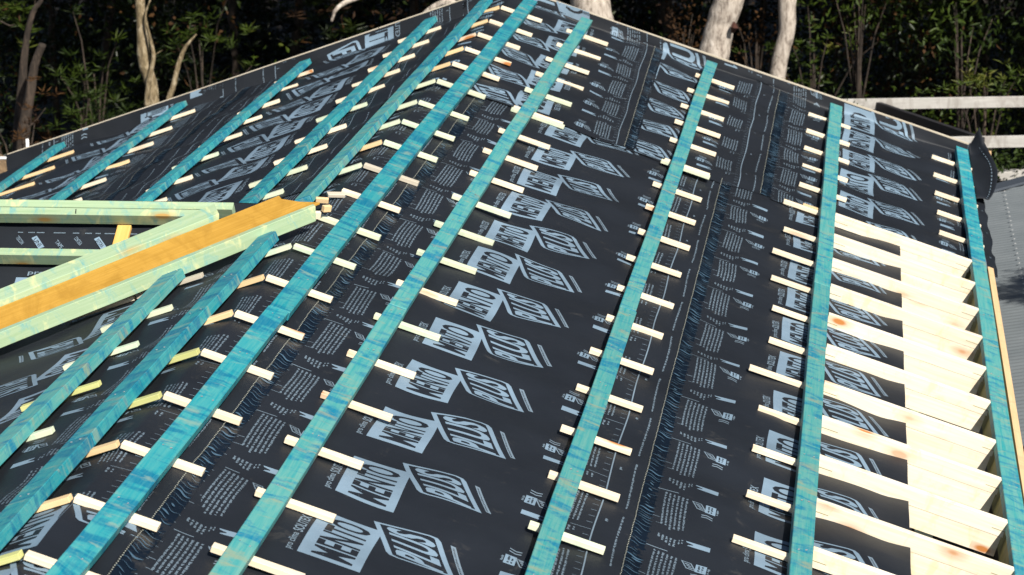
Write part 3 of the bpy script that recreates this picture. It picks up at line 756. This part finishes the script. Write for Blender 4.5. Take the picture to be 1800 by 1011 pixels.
# ------------------------------------------------------------------ ground and bank
mt, n_, b_ = mat_new('leaf_litter'); v = coords(n_, (1, 1, 1), False)
a = noise(n_, v, 4, 8, .7); r_ = ramp(n_, [(.3, (.006, .005, .003)), (.6, (.02, .014, .008)), (.8, (.05, .036, .02))]); n_.links.new(a, r_.inputs[0]); n_.links.new(r_.outputs[0], b_.inputs['Base Color'])
b_.inputs['Roughness'].default_value = .95; bump(n_, b_, a, .8, .05); M_GROUND = mt
vs, fs = [], []
gx = [-600, -200, -60, -30, -20]+[-16+i*.8 for i in range(41)]+[20, 30, 60, 200, 600]; gy = [-400, -100, -40, -20]+[-16+i*1.0 for i in range(80)]+[80, 150, 400, 900]
for x in gx:
    for y in gy: 
        z = -4.6+(.18*math.sin(x*.9+y*.4)+.12*math.sin(y*1.1-x*.5) if y > 2 else 0)
        if y > 30: z += min(9, (y-30)*.22)
        vs.append((x, y, z))
ny = len(gy)
for i in range(len(gx)-1):
    for k in range(ny-1): a = i*ny+k; fs.append((a, a+ny, a+ny+1, a+1))
o = mesh_obj('ground', vs, fs, M_GROUND, smooth=True); tag(o, kind='structure')
mt, n_, b_ = mat_new('sandy_bank'); v = coords(n_, (1, 1, 1), False)
a = noise(n_, v, 9, 8, .75); r_ = ramp(n_, [(.3, (.04, .025, .012)), (.55, (.26, .17, .09)), (.8, (.5, .38, .24))]); n_.links.new(a, r_.inputs[0]); n_.links.new(r_.outputs[0], b_.inputs['Base Color'])
b_.inputs['Roughness'].default_value = .95; bump(n_, b_, a, 1, .05)
vs, fs = [], []; r = random.Random(2)
for i in range(41):
    for k in range(17):
        x = -9+i*.13; y = 3.4+k*.22; z = -4.6+2.45*math.exp(-((x+6.4)/2.0)**4)*math.exp(-((y-5.4)/1.5)**4)+r.uniform(-.05, .05); vs.append((x, y, z))
for i in range(40):
    for k in range(16): a = i*17+k; fs.append((a, a+17, a+18, a+1))
o = mesh_obj('bank', vs, fs, mt); tag(o, kind='structure')
# ------------------------------------------------------------------ vegetation
def leafmat(name, c1, c2, c3=None, rough=.4):
    mt, n_, b_ = mat_new(name); v = coords(n_, (1, 1, 1))
    a = noise(n_, v, 1.1, 2, .5); r_ = ramp(n_, [(.35, c1), (.62, c2)]+([(.78, c3)] if c3 else [])); n_.links.new(a, r_.inputs[0])
    n_.links.new(r_.outputs[0], b_.inputs['Base Color']); b_.inputs['Roughness'].default_value = rough
    b_.inputs['Specular IOR Level'].default_value = .18
    return mt
M_LEAF = leafmat('shade_leaf', (.0015, .003, .001), (.011, .019, .003), (.034, .038, .006))  # foliage darkened in its colour for the deep shade of the bush
M_LEAF2 = leafmat('sunlit_leaf', (.010, .020, .003), (.038, .060, .007), (.10, .095, .018), .5)  # lighter copy of the leaf, sun glints put into the colour
M_LEAFD = leafmat('dry_leaf', (.02, .010, .005), (.06, .028, .008), (.14, .065, .015), .8)
def bark(name, c1, c2, c3, sc_=8):
    mt, n_, b_ = mat_new(name); v = coords(n_, (1, 1, .35))
    a = noise(n_, v, sc_, 8, .7, .5); r_ = ramp(n_, [(.3, c1), (.5, c2), (.7, c3)]); n_.links.new(a, r_.inputs[0]); n_.links.new(r_.outputs[0], b_.inputs['Base Color'])
    b_.inputs['Roughness'].default_value = .9; bump(n_, b_, a, .8, .02); return mt
M_BARKW = bark('pale_bark', (.06, .04, .03), (.42, .36, .30), (.60, .54, .47), 26)
M_BARKY = bark('flaky_bark', (.012, .010, .006), (.20, .15, .08), (.52, .44, .31), 22)
M_BARKB = bark('brown_bark', (.006, .004, .003), (.032, .022, .015), (.10, .07, .05), 14)
M_SCAR, n_, b_ = mat_new('branch_scar'); b_.inputs['Base Color'].default_value = (.05, .015, .008, 1); b_.inputs['Roughness'].default_value = .9
def leaves(cl, nper, rs, ln, wd, spike=False):
    """cl: cluster centres (n,3); returns verts, faces arrays: each leaf two triangles folded along its midrib"""
    n_ = len(cl)*nper; c = np.repeat(cl, nper, 0)
    d = rs.normal(size=(n_, 3)); d /= np.linalg.norm(d, axis=1)[:, None]
    if spike: d[:, 2] = np.abs(d[:, 2])*.6+.1*rs.normal(size=n_); d /= np.linalg.norm(d, axis=1)[:, None]
    else: d[:, 2] -= .35; d /= np.linalg.norm(d, axis=1)[:, None]
    s_ = rs.normal(size=(n_, 3)); s_ -= (s_*d).sum(1)[:, None]*d; s_ /= np.linalg.norm(s_, axis=1)[:, None]
    nn_ = np.cross(d, s_)
    l = ln*rs.uniform(.6, 1.3, n_)[:, None]; w_ = wd*rs.uniform(.7, 1.3, n_)[:, None]
    r0 = rs.normal(size=(n_, 3))*(.12 if not spike else .015)
    b = c+r0
    mid = b+d*l*.45
    V = np.stack([b, mid+s_*w_+nn_*w_*.3, b+d*l-nn_*l*.12, mid-s_*w_+nn_*w_*.3], 1).reshape(-1, 3)
    i = np.arange(n_)*4
    Fc = np.stack([np.stack([i, i+1, i+2], 1), np.stack([i, i+2, i+3], 1)], 1).reshape(-1, 3)
    return V, Fc
def np_mesh(name, V, Fc, mats, mi=None):
    me = bpy.data.meshes.new(name); me.vertices.add(len(V)); me.vertices.foreach_set('co', V.astype(np.float32).ravel())
    k = Fc.shape[1]; me.loops.add(len(Fc)*k); me.loops.foreach_set('vertex_index', Fc.astype(np.int32).ravel())
    me.polygons.add(len(Fc)); me.polygons.foreach_set('loop_start', np.arange(0, len(Fc)*k, k, dtype=np.int32)); me.polygons.foreach_set('loop_total', np.full(len(Fc), k, dtype=np.int32))
    for m_ in mats: me.materials.append(m_)
    if mi is not None: me.polygons.foreach_set('material_index', mi.astype(np.int32))
    me.update(calc_edges=True); me.validate(); return me
rs = np.random.RandomState(11)
# understorey: clumps of leaves spread through the shaded bush
C_, MI = [], []
Vs, Fs, Ms = [], [], []; base = 0
for q in range(520):
    Y = rs.uniform(11.2, 27); half = (Y+19.4)*.21; x = 2.5-(Y+19.4)*.125+rs.uniform(-1, 1)*half
    zt = 2.867-(Y+19.4)*.135; z = rs.uniform(-4.6, min(-.6, zt+.3))
    R_ = rs.uniform(.3, .75); ncl = rs.randint(16, 42)
    cl = rs.normal(size=(ncl, 3))*R_*np.array([.55, .5, .5])+np.array([x, Y, z])
    kind = rs.rand(); sp = x < -1.0+rs.normal()*1.5 and rs.rand() < .6
    V, Fc = leaves(cl, 14 if sp else 10, rs, .15 if sp else rs.uniform(.06, .11), .008 if sp else rs.uniform(.013, .024), sp)
    Vs.append(V); Fs.append(Fc+base); base += len(V)
    mi_ = np.zeros(len(Fc), int); rr = rs.rand(len(Fc)//2); mi_[:] = np.repeat(np.where(rr < (.07 if kind < .8 else .7), 2, np.where(rr < (.35 if kind < .6 else .9) and kind > .68, 1, 0)) if False else np.where(rr < .05, 2, np.where(kind > .72, 1, 0)), 2)
    if kind < .05: mi_[:] = 2
    Ms.append(mi_)
me = np_mesh('undergrowth', np.concatenate(Vs), np.concatenate(Fs), [M_LEAF, M_LEAF2, M_LEAFD], np.concatenate(Ms))
o = bpy.data.objects.new('undergrowth', me); COL.objects.link(o); tag(o, 'dense dark leafy undergrowth filling the shaded bush behind the roof', 'undergrowth', kind='stuff')
def crown_mesh(seed, R_, ncl, nper, ln, wd, mat, sq=(1, 1, .6)):
    r2 = np.random.RandomState(seed); d = r2.normal(size=(ncl, 3)); d /= np.linalg.norm(d, axis=1)[:, None]; d *= (r2.rand(ncl)**.45)[:, None]*R_
    lob = 1+.35*np.sin(d[:, :1]*2.3+seed)*np.cos(d[:, 1:2]*1.9+seed); V, Fc = leaves(d*lob*np.array(sq), nper, r2, ln, wd)
    return np_mesh('crown', V, Fc, [mat])
CROWNS = [crown_mesh(21, 3.0, 900, 12, .22, .05, M_LEAF, (1, .9, .55)), crown_mesh(22, 2.6, 800, 12, .22, .05, M_LEAF, (1, 1, .7))]
def sm(pts, n=5, wig=0.0, r=None):
    P = [Vector(p) for p in pts]; out = []
    P = [P[0]*2-P[1]]+P+[P[-1]*2-P[-2]]
    for i in range(1, len(P)-2):
        p0, p1, p2, p3 = P[i-1:i+3]
        t0 = 0; t1 = t0+max(1e-4, (p1-p0).length**.5); t2 = t1+max(1e-4, (p2-p1).length**.5); t3 = t2+max(1e-4, (p3-p2).length**.5)
        for k in range(n):
            t = t1+(t2-t1)*k/n
            a1 = p0*((t1-t)/(t1-t0))+p1*((t-t0)/(t1-t0)); a2 = p1*((t2-t)/(t2-t1))+p2*((t-t1)/(t2-t1)); a3 = p2*((t3-t)/(t3-t2))+p3*((t-t2)/(t3-t2))
            b1 = a1*((t2-t)/(t2-t0))+a2*((t-t0)/(t2-t0)); b2 = a2*((t3-t)/(t3-t1))+a3*((t-t1)/(t3-t1))
            out.append(b1*((t2-t)/(t2-t1))+b2*((t-t1)/(t2-t1)))
    out.append(P[-2])
    if wig and r: out = [p+Vector((r.uniform(-wig, wig), r.uniform(-wig, wig), 0)) for p in out]
    return out
def tree(label, pts, rads, mat, crown=None, branches=(), wig=.002, extra=None, name='tree', nz=.05):
    r = random.Random(hash(label) % 999 if False else len(label)*7); base_ = Vector(pts[0]); root = empty(name, base_); tag(root, label, 'tree')
    p = sm(pts, 8, wig, r); n_ = len(p)
    rr = [rads[0]+(rads[-1]-rads[0])*i/(n_-1) if len(rads) == 2 else np.interp(i/(n_-1)*(len(rads)-1), range(len(rads)), rads) for i in range(n_)]
    rr = [float(a)*(1+nz*.6*math.sin(i*.9+len(label))*math.cos(i*.37)) for i, a in enumerate(rr)]; vs, fs = tube([q-base_ for q in p], rr, 20, True, nz*.25, r); mesh_obj('trunk', vs, fs, mat, root, smooth=True)
    for bp, br in branches:
        q = sm(bp, 6, wig*.5, r); n_ = len(q); vs, fs = tube([a-base_ for a in q], [br*(1-.75*i/(n_-1)) for i in range(n_)], 8, True, nz, r); mesh_obj('branch', vs, fs, mat, root, smooth=True)
    if crown:
        for (k, off, sc_) in crown:
            c = bpy.data.objects.new('crown', CROWNS[k]); COL.objects.link(c); c.parent = root; c.location = Vector(off)-base_; c.scale = (sc_,)*3; c.rotation_euler = (0, 0, r.random()*6)
            tp = p[-1]; q = sm([tp-Vector((0, 0, .6)), (tp+Vector(off))/2+Vector((0, 0, -.2)), Vector(off)], 5, .03, r); vs, fs = tube([a-base_ for a in q], [rr[-1]*.7*(1-.7*i/10) for i in range(len(q))], 8, True); mesh_obj('branch', vs, fs, mat, root, smooth=True)
    return root
def A(px, py, Y): return at(px, py, Y)
tree('thick pale gum trunk with a dark branch scar, behind the right half of the gable', [(.75, 8, -4.6), A(1240, 180, 8), A(1254, 100, 8), A(1266, 45, 8), A(1281, 0, 8), (1.55, 8, 0.6), (1.9, 8.1, 3)], [.2, .165, .15, .14, .145, .12, .09], M_BARKW, [(0, (3.0, 9.6, 4.6), .9), (1, (.2, 10.6, 4.6), .9)], nz=.06)
t = [o for o in COL.objects if o.get('label', '').startswith('thick pale gum')][0]
vs, fs = tube([A(1288, 56, 7.87)-t.location, A(1290, 48, 7.83)-t.location, A(1291, 41, 7.87)-t.location], [.02, .04, .018], 8, True, .25, random.Random(1)); mesh_obj('branch_scar', vs, fs, M_SCAR, t)
tree('slender smooth white gum trunk standing right of the thick one', [(1.5, 8.4, -4.6), A(1364, 160, 8.4), A(1372, 100, 8.4), A(1383, 55, 8.4), A(1384, 0, 8.4), (1.9, 8.4, .8), (2.3, 8.6, 3.4)], [.1, .082, .078, .08, .088, .07, .05], M_BARKW, [(1, (3.6, 9.4, 4.8), .95)], nz=.03)
tree('broad pale trunk rising just right of the roof peak', [(-.1, 9, -4.6), A(1045, 60, 9), A(1037, 0, 9), (-.35, 9, .5), (-.2, 9.2, 3)], [.3, .21, .195, .15, .1], M_BARKW, [(0, (-1.4, 9.8, 4.6), 1.05)], nz=.08)
tree('thin pale trunk half hidden behind the roof peak', [(-.9, 9.6, -4.6), A(982, 25, 9.6), A(976, 0, 9.6), (-1, 9.6, 1)], [.07, .05, .05, .04], M_BARKW)
tree('twisted flaky barked sapling on the left with a second stem wound round it', [(-4.6, 9, -4.6), A(271, 190, 9), A(266, 150, 9), A(254, 110, 9), A(250, 60, 9), A(246, 0, 9), (-5, 9, 1.5)], [.08, .062, .062, .07, .055, .05, .03], M_BARKY,
     [(1, (-5.2, 10.5, 4.2), 1.0)], [([A(258, 190, 8.93), A(262, 140, 8.9), A(270, 100, 8.9), A(266, 75, 8.9), A(258, 45, 8.9), A(256, 25, 8.9), A(264, 0, 8.9)], .03), ([A(270, 98, 8.9), A(286, 88, 8.9)], .008)], nz=.1)
tree('thin bent sapling with ochre bark beside the twisted one', [(-4.3, 9.3, -4.6), A(296, 190, 9.3), A(305, 150, 9.3), A(315, 110, 9.3), A(325, 85, 9.3), A(345, 60, 9.3)], [.04, .035, .028, .025, .02, .008], M_BARKY, nz=.1)
tree('brown leaning trunk near the left edge, forking toward the top', [(-5.8, 7.4, -4.6), A(32, 260, 7.4), A(38, 160, 7.4), A(48, 60, 7.4), A(60, 18, 7.4), A(72, 0, 7.4), (-5.2, 7.4, .6)], [.07, .06, .045, .03, .026, .022, .02], M_BARKB, None, [([A(60, 18, 7.4), A(62, 0, 7.4)], .008)])
tree('short broken brown stump at the left edge', [(-5.8, 7.0, -4.6), A(40, 240, 7), A(52, 170, 7), A(62, 110, 7), A(75, 78, 7)], [.07, .055, .05, .04, .036], M_BARKB, None, [([A(30, 238, 7), A(60, 215, 7), A(80, 190, 7)], .015), ([A(0, 37, 6.9), A(18, 45, 6.9), A(26, 43, 6.9)], .01)])
tree('bare white curved branch tip hanging left of the roof peak', [(-1.2, 6.2, 1.2), A(690, -60, 6.1), A(640, -10, 6.1), A(606, 5, 6.05), A(590, 18, 6), A(583, 38, 6)], [.05, .035, .026, .024, .018, .012], M_BARKW)
tree('fallen pale limb lying behind the roof peak', [A(700, 70, 9), A(770, 8, 9), A(790, 6, 9), A(812, 14, 9), A(860, 10, 9), A(900, 60, 9)], [.03, .03, .045, .05, .05, .05], M_BARKW, nz=.15)
for i, (px, Y, wd_, dx) in enumerate(((175, 14, .06, 20), (420, 13, .05, -15), (515, 16, .07, 10), (700, 15, .07, 30), (1190, 15, .10, -20), (1130, 18, .05, 30), (1460, 17, .05, 20), (1620, 15, .04, -10), (1560, 20, .07, 15), (1745, 18, .06, -25), (620, 20, .06, 10), (340, 19, .07, 10), (100, 16, .05, -12), (1330, 18, .05, 12))):
    b0 = A(px, 240, Y); b0.z = -4.6; mid = A(px+dx*.5, 100, Y); top = A(px+dx, -10, Y)
    tree('%s trunk in deep shade, %s' % (['thin', 'grey', 'slim', 'dim', 'brown'][i % 5], ['above the far left batten', 'left of the far left rake', 'behind the middle of the left rake', 'just left of the peak', 'left of the thick pale gum', 'between the peak and the thick gum', 'right of the white gum', 'above the pergola beam', 'behind the middle right of the bush', 'near the right edge', 'far back left of the peak', 'right of the bent sapling', 'between stump and twisted sapling', 'between the two white gums'][i]),
         [b0, mid, top, top+Vector((dx*.004, .2, 2.5))], [wd_, wd_*.9, wd_*.8, wd_*.5], M_BARKB, [(i % 2, top+Vector((0, .5, 5.0)), 1.0+.15*(i % 3))] if i % 2 == 0 else None, wig=.015, nz=.12)
# canopy trees added above the view so their crowns shade the bush
for i, (x, y, z, s_) in enumerate(((-7.5, 11.5, 1.9, 1.2), (-3.9, 12.2, 1.9, 1.2), (.2, 12.6, 2.0, 1.2), (4.0, 12.4, 2.0, 1.2), (7.8, 12, 2.0, 1.2), (-5.5, 16.5, 1.9, 1.3), (-1.4, 17, 1.9, 1.3), (3.2, 17, 1.9, 1.3), (7.4, 16.5, 2, 1.3), (11.3, 14.5, 2.2, 1.3), (-9, 21, 1.9, 1.5), (-1, 22, 2.0, 1.5), (5.5, 22, 2, 1.5), (11, 20, 2.2, 1.5))):
    bx = Vector((x+.6, y+6, -4.6))
    tree('tall shade tree with dense dark crown, %s' % ['leftmost of the front row', 'front row above the bent sapling', 'front row above the roof peak', 'front row above the white gum', 'front row above the pergola', 'middle row far left', 'middle row left of the peak', 'middle row right of the peak', 'middle row above the pergola', 'middle row at the right edge', 'back row far left', 'back row centre', 'back row right of centre', 'back row far right'][i],
         [bx, bx+Vector((-.1, -.1, 3)), Vector((x, y+1.5, z-1.0))], [.11, .09, .05], M_BARKB, [(i % 2, (x, y, z), s_)])
# eucalypt sapling and low shrubs caught by the sun
def shrub(label, cx, cy, cz, R_, ncl, nper, ln, wd, mat, seed, sp=False, cat='shrub', name='shrub'):
    r2 = np.random.RandomState(seed); root = empty(name, (cx, cy, -4.6)); tag(root, label, cat)
    cl = r2.normal(size=(ncl, 3))*np.array(R_)+np.array([0, 0, cz+4.6]); V, Fc = leaves(cl, nper, r2, ln, wd, sp)
    me = np_mesh('foliage', V, Fc, [mat]); c = bpy.data.objects.new('foliage', me); COL.objects.link(c); c.parent = root
    rr_ = random.Random(seed); vs, fs = tube([Vector((0, 0, 0)), Vector((.05, 0, (cz+4.6)*.5)), Vector((0, 0, cz+4.6))], [.03, .02, .008]); n0 = len(vs)
    for k in range(7):
        a = cl[rr_.randrange(ncl)]; v2, f2 = tube([Vector((0, 0, (cz+4.6)*.6)), Vector((a[0]*.6, a[1]*.6, a[2]*.9)), Vector(a)], [.012, .008, .004], 6); off = len(vs); vs += v2; fs += [tuple(i+off for i in f) for f in f2]
    mesh_obj('stem', vs, fs, M_BARKB, root)
def shp(px, py, Y, *a, **k): p = at(px, py, Y); shrub(a[0], p.x, p.y, p.z, *a[1:], **k)
shp(1690, 55, 9.0, 'sunlit gum sapling with glossy drooping leaves at the upper right', (.24, .2, .18), 34, 6, .10, .014, M_LEAF2, 5)
shp(1730, 150, 8.6, 'low yellow green ferny shrub behind the right end of the pergola', (.28, .2, .10), 40, 9, .10, .008, M_LEAF2, 6, sp=True)
shp(1510, 5, 9.5, 'leafy sapling top at the upper edge right of the white gum', (.16, .15, .10), 14, 6, .11, .014, M_LEAF2, 7)
shp(1330, 70, 12, 'rust coloured dead shrub between the two pale gum trunks', (.16, .15, .12), 16, 10, .05, .014, M_LEAFD, 8)
shp(1430, 70, 11, 'olive shrub in dappled light right of the slender white gum', (.30, .2, .22), 34, 10, .09, .010, M_LEAF2, 9, sp=True)
shp(350, 70, 10.5, 'spiky green wattle clump behind the left rake', (.40, .25, .20), 22, 16, .13, .006, M_LEAF2, 10, sp=True)
shp(165, 130, 9.5, 'spiky green wattle clump left of the twisted sapling', (.32, .25, .3), 16, 16, .14, .006, M_LEAF2, 12, sp=True)
shp(140, 190, 8.4, 'feathery green bush above the leftmost batten', (.20, .2, .13), 20, 16, .13, .006, M_LEAF2, 13, sp=True)
shp(1200, 60, 12, 'yellowing shrub left of the thick pale gum', (.12, .15, .16), 20, 10, .07, .014, M_LEAFD, 14)
shp(1770, 297, 6.3, 'bright low green shrub on the edging above the grey roof', (.2, .1, .03), 50, 12, .05, .012, M_LEAF2, 15)
shp(1500, 181, 6.3, 'green weed tip poking over the gable beside the fourth batten', (.05, .05, .025), 6, 5, .09, .010, M_LEAF2, 16)
shp(40, 250, 6.2, 'dry brown scrub at the left edge beyond the eave', (.25, .2, .22), 30, 12, .08, .006, M_LEAFD, 17, sp=True)
# unseen tree added past the right edge; its crown shades the grey roof
p = at(1795, 545, 0.0); 
sv = sun_dir*3.2
tgt = nr.location+Vector((.35, -3.3, .06)); c0 = tgt+sun_dir*4.2
tree('small garden tree right of the neighbouring roof, out at the side', [(c0.x+2.2, c0.y-.2, -4.6), (c0.x+2.0, c0.y, -1.5), (c0.x+.2, c0.y, c0.z-.1)], [.09, .07, .03], M_BARKB, [(1, c0, .17)])
